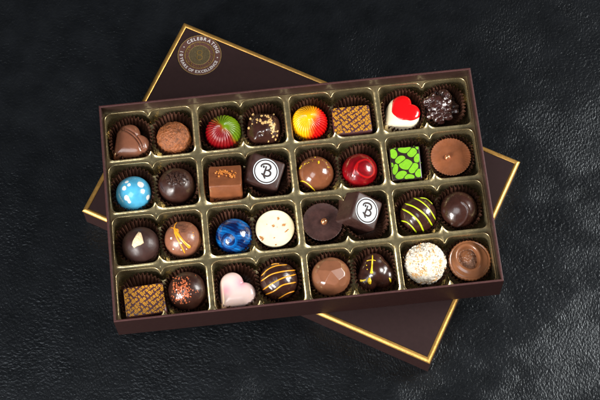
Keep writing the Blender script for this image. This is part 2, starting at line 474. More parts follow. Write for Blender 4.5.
# ------------------------------------------------------------------ paper cups
ZC = 2.6
def paper_cup(label, x, y, rb=11.5, hx=16.9, hy=18.2, n=2.9, bx=None, by=None, ht=18.0, lean=(0, 0)):
    N = random.choice((33, 34, 36)); K = 8; nc = N*K; rows = 9
    ph = random.random()*6.28; sd = random.random()*50
    bx = bx or rb; by = by or rb
    V = []; F = []
    V.append((0, 0, .1)); 
    for j in range(nc):
        a = 2*PI*j/nc; V.append((.55*bx*math.cos(a), .55*by*math.sin(a), .1))
    for i in range(rows):
        t = i/(rows-1); 
        for j in range(nc):
            a = 2*PI*j/nc
            ca, sa_ = abs(math.cos(a)), abs(math.sin(a))
            wob = .35*noise.noise((math.cos(a)*2+sd, math.sin(a)*2, t*1.5))
            nn = 2.2+(n-2.2)*t
            ax = bx+(hx-bx)*(t**.85); ay = by+(hy-by)*(t**.85)
            r = (((ca/ax)**nn+(sa_/ay)**nn)**(-1/nn))
            aa = a+.012*math.sin(5*a+ph)+.02*noise.noise((a*3, sd, 0))
            fl = math.sin(N*aa+ph); fl = math.copysign(abs(fl)**.7, fl)
            amp = (.15+.9*min(1, t*2.2))*(1+.3*noise.noise((a*4, sd, 5)))
            r = min(r, 18.4)+amp*fl-amp+wob*t
            z = .1+ht*t+(.35*noise.noise((a*2, sd, 9))+.12*fl)*t
            V.append((r*math.cos(a)+lean[0]*t, r*math.sin(a)+lean[1]*t, z))
    for j in range(nc): F.append((0, 1+j, 1+(j+1) % nc))
    F += grid_faces(rows+1, nc, 1)
    solo('paper_cup', mesh_of('paper_cup', V, F, M_cup), label, 'paper cup', x, y, ZF+.1, (0, 0, 0), GP)

# ------------------------------------------------------------------ ball chocolates
def zb(R): return ZC+R*.92+.1
def lump(s, a, seed, oct=3):
    return lambda d, PH, TH: a*nz3(d, s, seed, oct)

# 2 flaked milk truffle
def f(d, PH, TH): return .55*nz3(d, 3.5, 3, 4)+.3*nz3(d, 9, 8, 3)
def cc(P, d):
    n = nz3(P, .45, 2, 4)[:, None]; return np.array(lin((140, 80, 42)))*(1+.5*n)
solo('chocolate_truffle', ball('truffle', 13.6, M_rough, f, cc, nr=130, nc=240), 'round milk chocolate truffle with a rough flaked brown coat', 'truffle', -90.1, 61.2, zb(13.6))

# swirled domes
def swirl(name, label, x, y, colf, N, tw, R=13.6, off=0):
    def f(d, PH, TH):
        t = PH/2.0
        s = np.abs(np.sin(.5*(N*(TH+off)+tw*np.minimum(PH, 1.7))))
        amp = .95*np.clip((PH-.10)/.45, 0, 1)*np.clip(1.9-PH, 0, 1)**.3
        return amp*(s-.75)
    solo(name, ball(name, R, M_col, f, colf, kz=1.0, nr=110, nc=520), label, 'chocolate', x, y, zb(R))
def c1(P, d):
    u, v, w = uv(P/13.6)
    q = (.60*u+.62*v)+.12*nz3(P, .15, 4)
    green = np.array(lin((100, 130, 12))); red = np.array(lin((124, 8, 16))); org = np.array(lin((135, 70, 20)))
    a = np.clip((q+.02)/.2, 0, 1)[:, None]; b = np.clip((q-.16)/.16, 0, 1)[:, None]
    c = red*(1-a)+org*a; c = c*(1-b)+green*b
    dk = np.clip((-.05-.9*v-.2)/1.2, 0, 1)[:, None]
    return c
swirl('swirled_chocolate', 'ridged round chocolate painted red on the left and lime green on the right', -51.2, 61.4, c1, 30, 4.2, 14.3)
def c2(P, d):
    u, v, w = uv(P/13.4)
    q = u*1.0-.32*v+.06+.12*nz3(P, .15, 9)
    yel = np.array(lin((248, 178, 8))); red = np.array(lin((200, 14, 12))); org = np.array(lin((238, 110, 20)))
    a = np.clip((q-.02)/.25, 0, 1)[:, None]; b = np.clip((q-.25)/.28, 0, 1)[:, None]
    c = yel*(1-a)+org*a; return c*(1-b)+red*b
swirl('swirled_chocolate', 'ridged round chocolate painted bright yellow shading to red on its right side', 16.2, 62.0, c2, 34, -7.5, 14.3, .2)

# 4 dark nutty drop
def f(d, PH, TH):
    u, v, w = uv(d)
    sq = .8*np.cos(4*(TH-.6))*np.sin(PH)**2
    return sq+2.6*np.exp(-((u+.38)**2+(v+.42)**2)/.06)+2.6*np.exp(-((u-.05)**2+(v+.05)**2)/.05)-1.1*np.exp(-((u+.15)**2+(v+.25)**2)/.012)+.4*nz3(d, 1.5, 5)+1.2*np.exp(-((u+.05)**2+(v-.55)**2)/.05)
r = root('nut_topped_chocolate', 'lumpy glossy dark chocolate sprinkled with golden nut crumbs', 'chocolate', -19.7, 60.6, zb(14.0))
add('body', ball('body', 13.9, M_darkg, f, nr=100, nc=200), r)
sp = []
for k in range(16):
    a = random.random()*6.28; sp.append((1.0+3.6*math.cos(a)+random.gauss(0, .5), 8.2+2.6*math.sin(a)+random.gauss(0, .4), random.uniform(.5, .85)))
for k in range(42):
    t = random.random(); sp.append((5.+3.2*t+random.gauss(0, 1.2), 7.5-10*t+random.gauss(0, 1.0), random.uniform(.35, .8)))
for zx, zy in ((120, 120), (118, 185), (95, 212), (148, 178), (105, 150), (225, 300), (250, 325), (290, 295), (270, 285), (255, 270), (152, 160), (190, 178), (258, 118), (280, 262), (246, 250)):
    u, v = uvp(zx, zy, 193, 225); sp.append((u, v, random.uniform(.5, .8)))
crumbs_on_ball([(p[0], p[1], p[2]*1.5) for p in sp], 14.35, M_crumbg, 'nut_crumbs', r)

# 9 blue spotted
SP = [(-6.2, 4.6, 2.3), (-1.8+-2.6, 9.3, 1.9), (-2.5, 7.1, 1.8), (6.2, 7.6, 3.3), (11.6, -2.5, 2.6), (9.6, -11.0, 2.0), (-2.2, -5.8, 1.7), (-4.3, -2.8, 2.6), (-2.9, -4.4, 1.7)]
def c3(P, d):
    u, v, w = uv(P)
    base = np.array(lin((76, 165, 202)))*(1+.12*nz3(P, .2, 2)[:, None]); base = np.broadcast_to(base, P.shape).copy()
    wob = .28*nz3(P, .4, 7)
    for x, y, rr in SP:
        X = onball(x, y, 13.7); dd = np.linalg.norm(P-X, axis=1)+wob
        k = np.clip((rr*.86-dd)/.35, 0, 1)[:, None]
        base = base*(1-k)+np.array([.86, .83, .78])*k
    return base
solo('painted_ball_chocolate', ball('spotted', 13.8, M_col, lump(1.2, .15, 4), c3, nr=130, nc=260), 'glossy sky blue round chocolate with white spots', 'chocolate', -124.6, 18.8, zb(13.8))

# 10 dark with nibs
def f(d, PH, TH):
    u, v, w = uv(d); return .25*nz3(d, 1.5, 1)+.6*np.exp(-(((u+.05)**2)/.03+((v+.1)**2)/.12))
r = root('nib_topped_truffle', 'dark chocolate truffle with rough dark cocoa nibs scattered over its top', 'truffle', -91.2, 21.6, zb(14.2))
add('body', ball('body', 14.2, M_dark, f), r)
sp = []
for k in range(110):
    a = random.random()*6.28; q = math.sqrt(random.random()); sp.append((.6+8.6*q*math.cos(a), 5.6+5.0*q*math.sin(a)-.3*abs(math.cos(a))*q, random.uniform(.5, 1.15)))
for zx, zy in ((95, 215), (110, 235), (100, 225), (250, 200), (290, 190), (130, 190)):
    u, v = uvp(zx, zy, 190, 210); sp.append((u, v, .7))
crumbs_on_ball(sp, 14.3, M_crumbd, 'cocoa_nibs', r)

# 13 milk ball, yellow flecks, line
r = root('flecked_ball_chocolate', 'shiny milk chocolate ball with yellow flecks and a yellow curved line', 'chocolate', 16.2, 19.4, zb(14.1))
def c4(P, d):
    u, v, w = uv(P)
    base = np.broadcast_to(np.array(MILKD)*1.45, P.shape)*(1+.18*nz3(P, .14, 3)[:, None])
    dd, s = dist_poly(u, v, [uvp(*p, 195, 205) for p in ((60, 250), (110, 250), (160, 285), (205, 335))])
    below = (s < 0)&(v < 0)&(u < 2)
    k = (np.clip(dd/1.0, 0, 1)*below)[:, None]
    return base*(1-k)+np.array(DARK)*1.6*k
add('body', ball('body', 14.1, mat('polished_milk_chocolate', rough=.2, coat=.7, coat_rough=.06, attr=True, var=(.3, .1)), lump(1.5, .15, 6), c4, nr=120, nc=240), r)
V, F = line_on_ball([uvp(*p, 195, 205) for p in ((92, 252), (112, 250), (140, 264), (170, 292), (202, 330))], 14.1, .55)
add('yellow_line', mesh_of('yellow_line', V, F, M_yellow), r)
sp = [(*uvp(zx, zy, 195, 205), s) for zx, zy, s in ((192, 93, .8), (215, 130, 1.0), (97, 160, .9), (104, 150, .8), (125, 138, .7), (150, 128, .6), (275, 158, .7), (265, 128, .7), (285, 160, .5), (240, 112, .5), (140, 133, .6), (215, 122, .6), (92, 168, .6), (175, 118, .4))]
crumbs_on_ball(sp, 14.0, M_yellow, 'yellow_flecks', r)

# 14 cherry
SPI = [uvp(*p, 198, 207) for p in ((150, 235), (165, 180), (190, 145), (240, 130), (280, 165), (290, 215), (255, 245), (210, 235), (175, 200), (180, 160))]
def f(d, PH, TH):
    u, v, w = uv(d*13.2); dd, s = dist_poly(u, v, SPI); return .15*nz3(d, 2, 3)+.22*np.exp(-(dd/1.1)**2)*(w > 0)
def c5(P, d):
    u, v, w = uv(P); dd, s = dist_poly(u, v, SPI)
    base = np.array(lin((122, 4, 14)))*(1+.35*nz3(P, .22, 12)[:, None])
    k = (np.exp(-((dd-1.4)/.9)**2)*.7)[:, None]
    base = base*(1-k)+np.array(lin((95, 2, 6)))*k
    k2 = (np.exp(-(dd/.6)**2)*.8)[:, None]; return base*(1-k2)+np.array(lin((185, 18, 18)))*k2
solo('swirled_ball_chocolate', ball('cherry', 14.0, M_col, f, c5, nr=140, nc=280), 'mirror glossy deep red round chocolate with a curled swirl', 'chocolate', 50.3, 18.0, zb(14))

# 17 hazelnut
r = root('nut_topped_truffle', 'plain smooth dark chocolate ball topped with one pale nut piece', 'truffle', -121.8, -24.2, zb(14.5))
add('body', ball('body', 14.5, mat('satin_dark_chocolate', (.040, .016, .013), .48, coat=.05, bump=((.3, 3, .15), (2., 3, .05)), var=(.2, .2), rvar=.08), lump(1.5, .25, 15)), r)
hz = [uvp(*p, 205, 215) for p in ((195, 122), (212, 130), (222, 155), (232, 192), (212, 205), (190, 212), (170, 224), (157, 208), (162, 180), (178, 150))]
cen = np.mean([onball(*p, 14.6) for p in hz], 0); nn = cen/np.linalg.norm(cen)
V = []; F = []
for q, (sc, h) in enumerate(((1.0, -.2), (1.02, .7), (.85, 1.6), (.45, 2.1))):
    for p in hz:
        X = onball(*p, 14.6); V.append(cen+(X-cen)*sc+nn*(h+random.uniform(-.25, .25)*(q > 0)))
F = grid_faces(4, 10); F.append(tuple(range(30, 40)))
add('nut_piece', mesh_of('nut_piece', V, F, M_nut, smooth=True), r)

# 18 milk with orange drizzle
r = root('orange_drizzled_truffle', 'milk chocolate truffle with a forked orange drizzle and tiny white beads', 'truffle', -89.9, -22.8, zb(14.2))
def f(d, PH, TH):
    u, v, w = uv(d); return .25*nz3(d, 1.6, 21)+.5*nz3(d, 5, 3)*np.exp(-((u-.1)**2/.2+(v-.72)**2/.05))
def c6(P, d):
    u, v, w = uv(P/13.6); k = (np.clip(nz3(P, .25, 5)*1.2+.3-((u-.05)**2/.25+(v-.70)**2/.06)*.4, 0, 1)*.7)[:, None]
    return np.array((.24, .092, .050))*(1-k)+np.array((.07, .03, .02))*k
add('body', ball('body', 14.2, M_colm, f, c6, nr=110, nc=220), r)
ls = []
def ol(pts, R, rads, n=6):
    path = [onball(u, v, R) for u, v in smooth_line(pts, n)]
    rr = np.interp(np.linspace(0, 1, len(path)), np.linspace(0, 1, len(rads)), rads)
    return tube(path, rr, flat=.6)
Z = lambda L: [uvp(*p, 195, 200) for p in L]
ls.append(ol(Z(((156, 84), (146, 100), (145, 122), (160, 145), (185, 180), (215, 215), (250, 248))), 14.3, [.5, .5, .7, 1.1, 1.0, .9, 1.5]))
ls.append(ol(Z(((118, 118), (140, 122), (152, 150), (165, 185), (190, 230), (215, 285))), 14.3, [.3, .35, 1.0, .6, .6, .5]))
ls.append(ol(Z(((140, 125), (165, 130), (170, 150))), 14.4, [.6, .8, .5]))
V, F = merge(ls)
add('orange_drizzle', mesh_of('orange_drizzle', V, F, M_orange), r)
crumbs_on_ball([(*uvp(zx, zy, 195, 200), s) for zx, zy, s in ((128, 188, 1.0), (140, 255, .9), (192, 215, .8), (192, 260, .7), (225, 255, .5))], 14.2, M_bead, 'white_beads', r)
crumbs_on_ball([(*uvp(zx, zy, 195, 200), s) for zx, zy, s in ((265, 152, .7), (268, 170, .7), (240, 205, .35))], 14.1, M_orange, 'orange_flecks', r)

# 19 blue marble
def c7(P, d):
    u, v, w = uv(P); cu, cv = uvp(175, 230, 203, 210)
    du, dv = u-cu, v-cv; rr = np.hypot(du, dv); a = np.arctan2(dv, du)
    n = nz3(P, .12, 31)
    s = np.sin(rr*1.35-a*1.0+n*1.6)+.45*np.sin(rr*4.0-a*2+n*3)
    st = np.sin(v*.62+u*.2+n*2)+.45*np.sin(v*3.0+u*.9+n*3); k = np.clip((rr-5.5)/2, 0, 1); s = s*(1-k)+st*k
    k = np.clip(s*.5+.35, 0, 1)[:, None]
    c = np.array(lin((2, 22, 70)))*(1-k)+np.array(lin((6, 92, 165)))*k
    k2 = np.clip(s*2-2.1, 0, .8)[:, None]; return c*(1-k2)+np.array(lin((30, 125, 190)))*k2
def f(d, PH, TH): return .2*nz3(d, 2.2, 2)
solo('marbled_ball_chocolate', ball('marbled', 14.1, M_col, f, c7, nr=140, nc=280), 'glossy deep blue marbled round chocolate', 'chocolate', -51.0, -24.6, zb(14.1))

# 23 lime stripes / 28 orange stripes
def striped(name, label, x, y, R, lines, m, cx, cy, rad, shinemat):
    r = root(name, label, 'truffle', x, y, zb(R))
    def f(d, PH, TH):
        return .3*nz3(d, 1.6, x)+.12*np.sin(uv(d)[0]*16+uv(d)[1]*14)*np.clip(nz3(d, 2, 4)+.5, 0, 1)
    add('body', ball('body', R, shinemat, f), r)
    V, F = merge([line_on_ball([uvp(*p, cx, cy) for p in L], R+.05, rad) for L in lines])
    add('piped_lines', mesh_of('piped_lines', V, F, m), r)
striped('lime_striped_truffle', 'dark chocolate ball crossed by bright lime green piped lines', 90.3, -23.2, 14.2,
        [((165, 88), (215, 115), (262, 160), (310, 235)), ((110, 125), (170, 150), (235, 200), (288, 272)), ((90, 160), (140, 190), (195, 245), (232, 315)), ((82, 238), (120, 248), (155, 280), (185, 320)), ((205, 88), (250, 95), (290, 130))],
        M_lime, 197, 207, .62, M_darkg)
striped('orange_striped_truffle', 'dark chocolate ball crossed by thin orange piped lines', -20.8, -63.9, 14.6,
        [((85, 152), (130, 108), (185, 85), (250, 80)), ((84, 185), (150, 140), (230, 120), (305, 116)), ((95, 242), (160, 195), (230, 160), (308, 142)), ((108, 275), (170, 245), (225, 207), (308, 192)), ((195, 298), (250, 265), (300, 250)), ((150, 80), (170, 74), (200, 74))],
        M_orange, 197, 190, .55, M_darkg)

# 24 dark ball with lip
def f(d, PH, TH):
    u, v, w = uv(d*13.6)
    dd, s = dist_poly(u, v, [uvp(*p, 197, 190) for p in ((205, 135), (235, 165), (245, 205), (225, 255), (185, 287), (150, 275))])
    return (.8*np.exp(-(dd/1.0)**2)+.55*np.exp(-(dd/4.5)**2)*(s < 0))*(w > 0)+.2*nz3(d, 1.5, 40)
solo('lipped_truffle', ball('lipped', 14.4, M_darkg, f, nr=130, nc=260), 'plain glossy dark chocolate ball with a curled lip of chocolate, no topping', 'truffle', 121.6, -22.2, zb(14.4))

# 26 dark with copper crystals
r = root('crystal_topped_truffle', 'dark chocolate truffle with coppery red sugar crystals on its upper left', 'truffle', -89.7, -64.2, zb(14.7))
add('body', ball('body', 14.7, M_dark, lump(1.4, .3, 50)), r)
sp = []
while len(sp) < 170:
    zx = random.gauss(165, 38); zy = random.gauss(175, 45)
    if (zx-165)**2/75**2+(zy-175)**2/92**2 < 1 and (zx-100)**2+(zy-275)**2 > 900: sp.append((*uvp(zx, zy, 197, 190), random.uniform(.4, .95)))
for zx, zy in ((105, 100), (250, 85), (265, 180), (255, 190), (215, 250), (120, 260), (105, 240), (270, 188), (132, 92)): sp.append((*uvp(zx, zy, 197, 190), .5))
crumbs_on_ball(sp, 14.8, M_crumbr, 'sugar_crystals', r)

# 29 faceted milk dome
Ns = []
for tilt, n, o in ((21, 5, .95), (47, 6, .3)):
    for k in range(n):
        a = 2*PI*k/n+o; t = math.radians(tilt); Ns.append(((math.sin(t)*math.cos(a), math.sin(t)*math.sin(a), math.cos(t)), .925 if tilt < 30 else .968))
def f(d, PH, TH):
    rr = np.full(len(d), 15.0)
    for n, h in Ns:
        dp = d@np.array(n); q = np.where(dp > .2, 15.0*h/np.maximum(dp, .2), 99); rr = np.minimum(rr, q)
    return rr-15.0
solo('faceted_chocolate', ball('faceted', 15.0, mat('polished_plain_milk_chocolate', (.22, .085, .042), .24, coat=.6, coat_rough=.1, var=(.15, .12)), f, nr=120, nc=240), 'milk chocolate dome with flat gem like facets', 'chocolate', 18.6, -65.0, zb(15))

# 30 dark three lobed drop with gold marks
r = root('gold_marked_chocolate', 'dark three lobed chocolate painted with yellow gold drops and a thin cross', 'chocolate', 52.6, -63.6, zb(13.0))
LOB = [((-6.2, -5.0, -2.0), 8.8), ((6.4, -4.6, -2.0), 9.2), ((-.4, 5.2, .0), 9.2), ((0, -1.5, 1.5), 9.0), ((-3.6, .3, -.5), 8.8), ((3.4, .5, -.5), 8.8)]
bm = bmesh.new()
for c_, q_ in LOB: bmesh.ops.create_icosphere(bm, subdivisions=4, radius=q_, matrix=Matrix.Translation(c_))
bmesh.ops.create_icosphere(bm, subdivisions=4, radius=11.0, matrix=Matrix.Translation((0, 0, -5)) @ Matrix.Diagonal((1.1, 1, .7, 1)))
bm.verts.index_update()
o = add('body', mesh_of('body', [tuple(v.co) for v in bm.verts], [[v.index for v in f_.verts] for f_ in bm.faces], M_darkg), r); bm.free()
md = o.modifiers.new('fuse', 'REMESH'); md.mode = 'VOXEL'; md.voxel_size = .0005; md.use_smooth_shade = True
md = o.modifiers.new('soften', 'SMOOTH'); md.factor = .7; md.iterations = 30
def onlobes(u, v, lift=.05):
    best = None
    for c_, q_ in LOB:
        c_ = np.array(c_, float); cu, cv, cw = c_@AX, c_@AY, c_@AZ
        h2 = q_*q_-(u-cu)**2-(v-cv)**2
        if h2 > 0:
            w_ = cw+math.sqrt(h2)
            if best is None or w_ > best: best = w_
    return u*AX+v*AY+((best if best is not None else 0)+lift)*AZ
def ol2(pts, rads, n=6):
    path = [onlobes(u, v) for u, v in smooth_line(pts, n)]
    return tube(path, np.interp(np.linspace(0, 1, len(path)), np.linspace(0, 1, len(rads)), rads), flat=.6)
Z = lambda L: [uvp(*p, 200, 205) for p in L]
ls = [ol2(Z(((180, 97), (178, 130), (175, 165), (172, 195), (172, 215))), [.35, .55, .55, .9, 1.6]),
      ol2(Z(((142, 135), (160, 130), (180, 128), (200, 133))), [.6, .3, .3, .3]),
      ol2(Z(((160, 240), (158, 262), (162, 285))), [.6, 1.8, .8]), ol2(Z(((100, 262), (115, 262), (135, 255))), [1.1, .8, .3]),
      ol2(Z(((285, 242), (292, 255), (298, 272))), [.4, .9, .6]), ol2(Z(((140, 160), (142, 166))), [.4, .4]), ol2(Z(((143, 185), (146, 192))), [.4, .4])]
V, F = merge(ls); add('gold_drops', mesh_of('gold_drops', V, F, M_yellow), r)

# 31 coconut
def f(d, PH, TH): return .9*nz3(d, 3, 60, 3)+.3*nz3(d, 9, 62, 3)
def c8(P, d):
    n = nz3(P, .22, 71, 4); n2 = nz3(P, .7, 75, 3); k = np.clip((n+n2*.6-.22)*3, 0, 1)[:, None]
    return np.array((.80, .72, .60))*(1-k)+np.array((.72, .42, .17))*k
r = root('coconut_truffle', 'large white truffle rolled in toasted coconut flakes', 'truffle', 90.7, -62.6, zb(15.4)+.3)
add('body', ball('body', 15.5, M_cocon, f, c8, nr=150, nc=300), r)
for nm, m, cnt in (('coconut_flakes', mat('coconut_flake', (.84, .78, .66), .6, sss=.2), 260), ('toasted_flakes', mat('toasted_flake', (.70, .38, .14), .6, var=(.7, .4)), 45)):
    parts = []
    for k in range(cnt):
        z = random.uniform(-.1, 1); a = random.random()*6.28; q = math.sqrt(1-z*z); n = np.array((q*math.cos(a), q*math.sin(a), z))
        V, F = crumb(n*15.75, n, random.uniform(.35, .8)); parts.append((V, F))
    V, F = merge(parts); add(nm, mesh_of(nm, V, F, m, smooth=False), r)

# 8 cluster: many fused lumps
bm = bmesh.new()
for k in range(46):
    z = random.uniform(-.15, 1); a = random.random()*6.28; q = math.sqrt(max(0, 1-z*z)); R = random.uniform(9.0, 12.3)
    c = Vector((q*math.cos(a)*R*1.05, q*math.sin(a)*R*1.05, z*R*.8))
    mtx = Matrix.Translation(c) @ Matrix.Rotation(random.random()*6, 4, Vector((random.random(), random.random(), .5)).normalized()) @ Matrix.Diagonal((1, random.uniform(.6, .9), random.uniform(.5, .8), 1))
    bmesh.ops.create_icosphere(bm, subdivisions=3, radius=random.uniform(3.0, 4.8), matrix=mtx)
bmesh.ops.create_icosphere(bm, subdivisions=3, radius=10.5)
for v in bm.verts:
    v.co += Vector((noise.noise(v.co*.5), noise.noise(v.co*.5+Vector((5, 5, 5))), noise.noise(v.co*.5+Vector((9, 1, 5)))))*.8
    v.co.z = max(v.co.z, -11.5)
bm.verts.index_update()
cm = mesh_of('cluster', [tuple(v.co) for v in bm.verts], [[v.index for v in f.verts] for f in bm.faces], mat('cluster_chocolate', (.034, .0115, .009), .25, coat=.5, coat_rough=.1, bump=((.5, 3, .5),), var=(.35, .5))); bm.free()
o = solo('nut_cluster', cm, 'knobbly glossy dark chocolate nut cluster in the top right corner', 'chocolate', 118.9, 64.6, 15.0)
md = o.modifiers.new('fuse', 'REMESH'); md.mode = 'VOXEL'; md.voxel_size = .00042; md.use_smooth_shade = True

# ------------------------------------------------------------------ hearts
def heart_pts(s, n=22, rc=2.6, shear=0.):
    """corner at lower left, one lobe on top, one on the right"""
    pts = []
    for k in range(8):
        a = PI+PI/2*k/7; pts.append((rc+rc*math.cos(a), rc+rc*math.sin(a)))
    for t in np.linspace(max(.3, rc/s+.03), .97, 8): pts.append((s*t, 0))
    for k in range(n): a = -PI/2+PI*k/(n-1); pts.append((s+s/2*math.cos(a), s/2+s/2*math.sin(a)))
    for k in range(n): a = 0+PI*k/(n-1); pts.append((s/2+s/2*math.cos(a), s+s/2*math.sin(a)))
    for t in np.linspace(.97, max(.3, rc/s+.03), 8): pts.append((0, s*t))
    P = np.array(pts); P -= np.array((s*.75, s*.75)); P[:, 0] += P[:, 1]*shear; return P
def heart_mesh(name, s, levels, m, shear=0., rc=2.6, deform=None):
    P = heart_pts(s, rc=rc, shear=shear); n = len(P); V = []
    for k, z, sx, sy in levels:
        for p in P: V.append((p[0]*k+sx, p[1]*k+sy, z))
    V = np.array(V)
    if deform is not None: V = deform(V)
    F = grid_faces(len(levels), n); F.append(tuple(range((len(levels)-1)*n, len(levels)*n))); F.append(tuple(range(n))[::-1])
    return V, F
def lv(h, base=1.0, top=.86, nside=8, ndome=16, dome=.22, sh=(0, 0)):
    L = []
    for i in range(nside+1):
        t = i/nside; z = h*(1-dome)*t; L.append((base+(top-base)*t**1.5, z, sh[0]*t, sh[1]*t))
    for i in range(1, ndome+1):
        t = i/ndome; a = t*PI/2; k = top*(math.cos(a)**.62 if t < 1 else 0.0); L.append((max(k, .012), h*(1-dome)+h*dome*math.sin(a), sh[0], sh[1]))
    return L
# pink
def dfm(V): return V
def pinkc(V):
    k = np.exp(-((V[:, 0]-3)**2+(V[:, 1]-3)**2)/22)+np.exp(-((V[:, 0]+9)**2+(V[:, 1]+1)**2)/16)*.9
    k = np.clip(k, 0, 1)[:, None]; return np.array((.82, .62, .57))*(1-k)+np.array((.75, .36, .42))*k
V, F = heart_mesh('pink', 19.6, lv(19.5, 1.0, .90, dome=.3), None, shear=.02)
hm = mesh_of('pink_heart', V, F, mat('pink_white_chocolate', rough=.25, coat=.6, coat_rough=.1, attr=True, sss=.2), cols=pinkc(V))
solo('heart_chocolate', hm, 'pale pink glossy heart shaped chocolate', 'chocolate', -51.8, -65.6, ZC, (math.radians(4), 0, .0))
# red and white
r = root('red_topped_heart_chocolate', 'ivory heart shaped chocolate with a glossy red top', 'chocolate', 89.2, 61.4, ZC, (math.radians(-2), 0, -.14))
L = lv(19, 1.0, .86, dome=.18, sh=(.8, .8))
V, F = heart_mesh('white_heart', 19.8, L, None, shear=.12)
add('body', mesh_of('body', V, F, mat('ivory_chocolate', (.80, .70, .50), .3, coat=.4, sss=.15, bump=((.3, 3, .1),))), r)
L2 = [(k, z, 2.0+.1*i, 2.7+.1*i) for i, (k, z) in enumerate(((.93, 13.6), (.955, 14.6), (.96, 15.8), (.93, 17.2), (.86, 18.4), (.74, 19.2), (.55, 19.75), (.3, 20.0), (.02, 20.1)))]
V, F = heart_mesh('red', 16.6, L2, None, shear=.12, rc=11.0)
add('red_top', mesh_of('red_top', V, F, mat('red_glaze', (.62, .004, .006), .2, coat=.7, coat_rough=.06, bump=((.25, 3, .25),))), r)
# milk with grooves
def gr(V):
    V = V.copy()
    for i, (x, y, z) in enumerate(V):
        dq = (x+y*.95)/1.38-1.6+.035*((x-y)*.7)**2*.6
        g_ = 0
        for o_, wd, dp in ((0, .6, 1.7), (2.2, .55, 1.4)): g_ -= dp*math.exp(-((dq-o_)/wd)**2)
        if dq > 0: g_ -= .25
        g_ += .6*math.exp(-((dq-4.2)/1.6)**2)
        k = min(1, max(0, (z-5)/6)); V[i][2] += g_*k
        if z > 3: V[i][0] += g_*.35*(1-min(1, z/18)); 
    return V
def lvd(h):
    L = lv(h, 1.0, .90, nside=14, ndome=50, dome=.34); return L
Pn = heart_pts
V, F = heart_mesh('milkheart', 20.4, lvd(19.5), None, deform=gr, shear=.1)
solo('heart_chocolate', mesh_of('milk_heart', V, F, mat('polished_heart_milk_chocolate', (.21, .078, .042), .25, coat=.5, coat_rough=.12, bump=((.25, 3, .2),), var=(.15, .12))),
     'brown milk chocolate heart with grooved curved lines', 'chocolate', -121.6, 63.0, ZC+.6, (math.radians(2), 0, -.12))

# ------------------------------------------------------------------ blocks
def print_clip(name, w, d, size, ang, words, dx=0, dy=0, parent=None, z=0, m=M_goldink, rot=0):
    bm = bmesh.new(); step = size*.88
    for row in range(-9, 10):
        (V, F), width = word_line(words, size, gap=.05, bold=.042)
        x = -width/2-((row*0.37) % 1)*size*3.2+dx
        vs = [bm.verts.new((v[0]+x, v[1]+row*step+dy, 0)) for v in V]
        for q in F:
            try: bm.faces.new([vs[i] for i in q])
            except ValueError: pass
    bmesh.ops.rotate(bm, verts=bm.verts[:], cent=(0, 0, 0), matrix=Matrix.Rotation(ang, 3, 'Z'))
    hw, hd = w/2, d/2; cut = 2.0
    pl = [((hw, 0, 0), (1, 0, 0)), ((-hw, 0, 0), (-1, 0, 0)), ((0, hd, 0), (0, 1, 0)), ((0, -hd, 0), (0, -1, 0))]
    for sx in (-1, 1):
        for sy in (-1, 1): pl.append(((sx*(hw-cut/2), sy*(hd-cut/2), 0), (sx, sy, 0)))
    for co, no in pl:
        bmesh.ops.bisect_plane(bm, geom=bm.verts[:]+bm.edges[:]+bm.faces[:], plane_co=co, plane_no=no, clear_outer=True)
    bm.verts.index_update()
    V = [(v.co.x, v.co.y, z) for v in bm.verts]; F = [[v.index for v in f.verts] for f in bm.faces]; bm.free()
    return add(name, mesh_of(name, V, F, m, smooth=False), parent)
WORDS = "Bracegirdle's Bracegirdle's Bracegirdle's Bracegirdle's"
for lab, x, y, w, d, rot, dx in (('rectangular chocolate printed with diagonal gold lettering, beside the yellow and red swirled one', 49.0, 59.0, 30.2, 23.4, (-.03, .0, .0), 0),
                                 ('rectangular chocolate printed with diagonal gold lettering, in the bottom left corner of the box', -122.0, -68.2, 30.9, 23.4, (.05, 0, .045), 5)):
    r = root('printed_chocolate', lab, 'chocolate', x, y, ZC+.3, rot)
    add('body', rbox('body', w+.6, d+.6, 19., M_squareprint, 2.0, .98), r)
    print_clip('gold_lettering', w-1.2, d-1.4, 4.2, math.radians(34), WORDS, dx, 0, r, 19.06)

# green block
r = root('green_printed_chocolate', 'square dark chocolate printed with bright green leaf shapes', 'chocolate', 86.0, 20.2, ZC+2.8, (.10, 0, -.03))
add('body', rbox('body', 24.2, 27.4, 16.4, mat('very_dark_chocolate', (.018, .009, .009), .35, coat=.2), 1.2, .975), r)
EL = [(103, 138, 26, 34, 10), (180, 108, 46, 27, -5), (228, 132, 30, 34, -55), (118, 245, 19, 38, -15), (150, 180, 36, 26, 25), (188, 213, 46, 36, -10), (240, 240, 40, 26, 50), (264, 172, 22, 32, -20), (290, 205, 10, 26, 10), (158, 285, 40, 26, 20), (212, 300, 36, 20, -5), (275, 275, 24, 30, -20), (98, 215, 10, 18, 10), (262, 98, 12, 16, 20), (112, 98, 10, 6, 0), (240, 88, 12, 6, 0)]
parts = []
UX = 22.6/197; UY = 25.4/220
SD = []
for zx, zy, a, b_, an in EL:
    t0 = math.radians(an)
    SD.append(((zx-187-(zy-205)*.11)*UX, (205-zy+(zx-187)*-.05)*UY, a*UX, b_*UY, math.cos(t0), math.sin(t0)))
def edist(q, X, Y):
    cx, cy, a, b_, c_, s_ = q; dx_, dy_ = X-cx, Y-cy
    return math.hypot((dx_*c_+dy_*s_)/a, (-dx_*s_+dy_*c_)/b_)
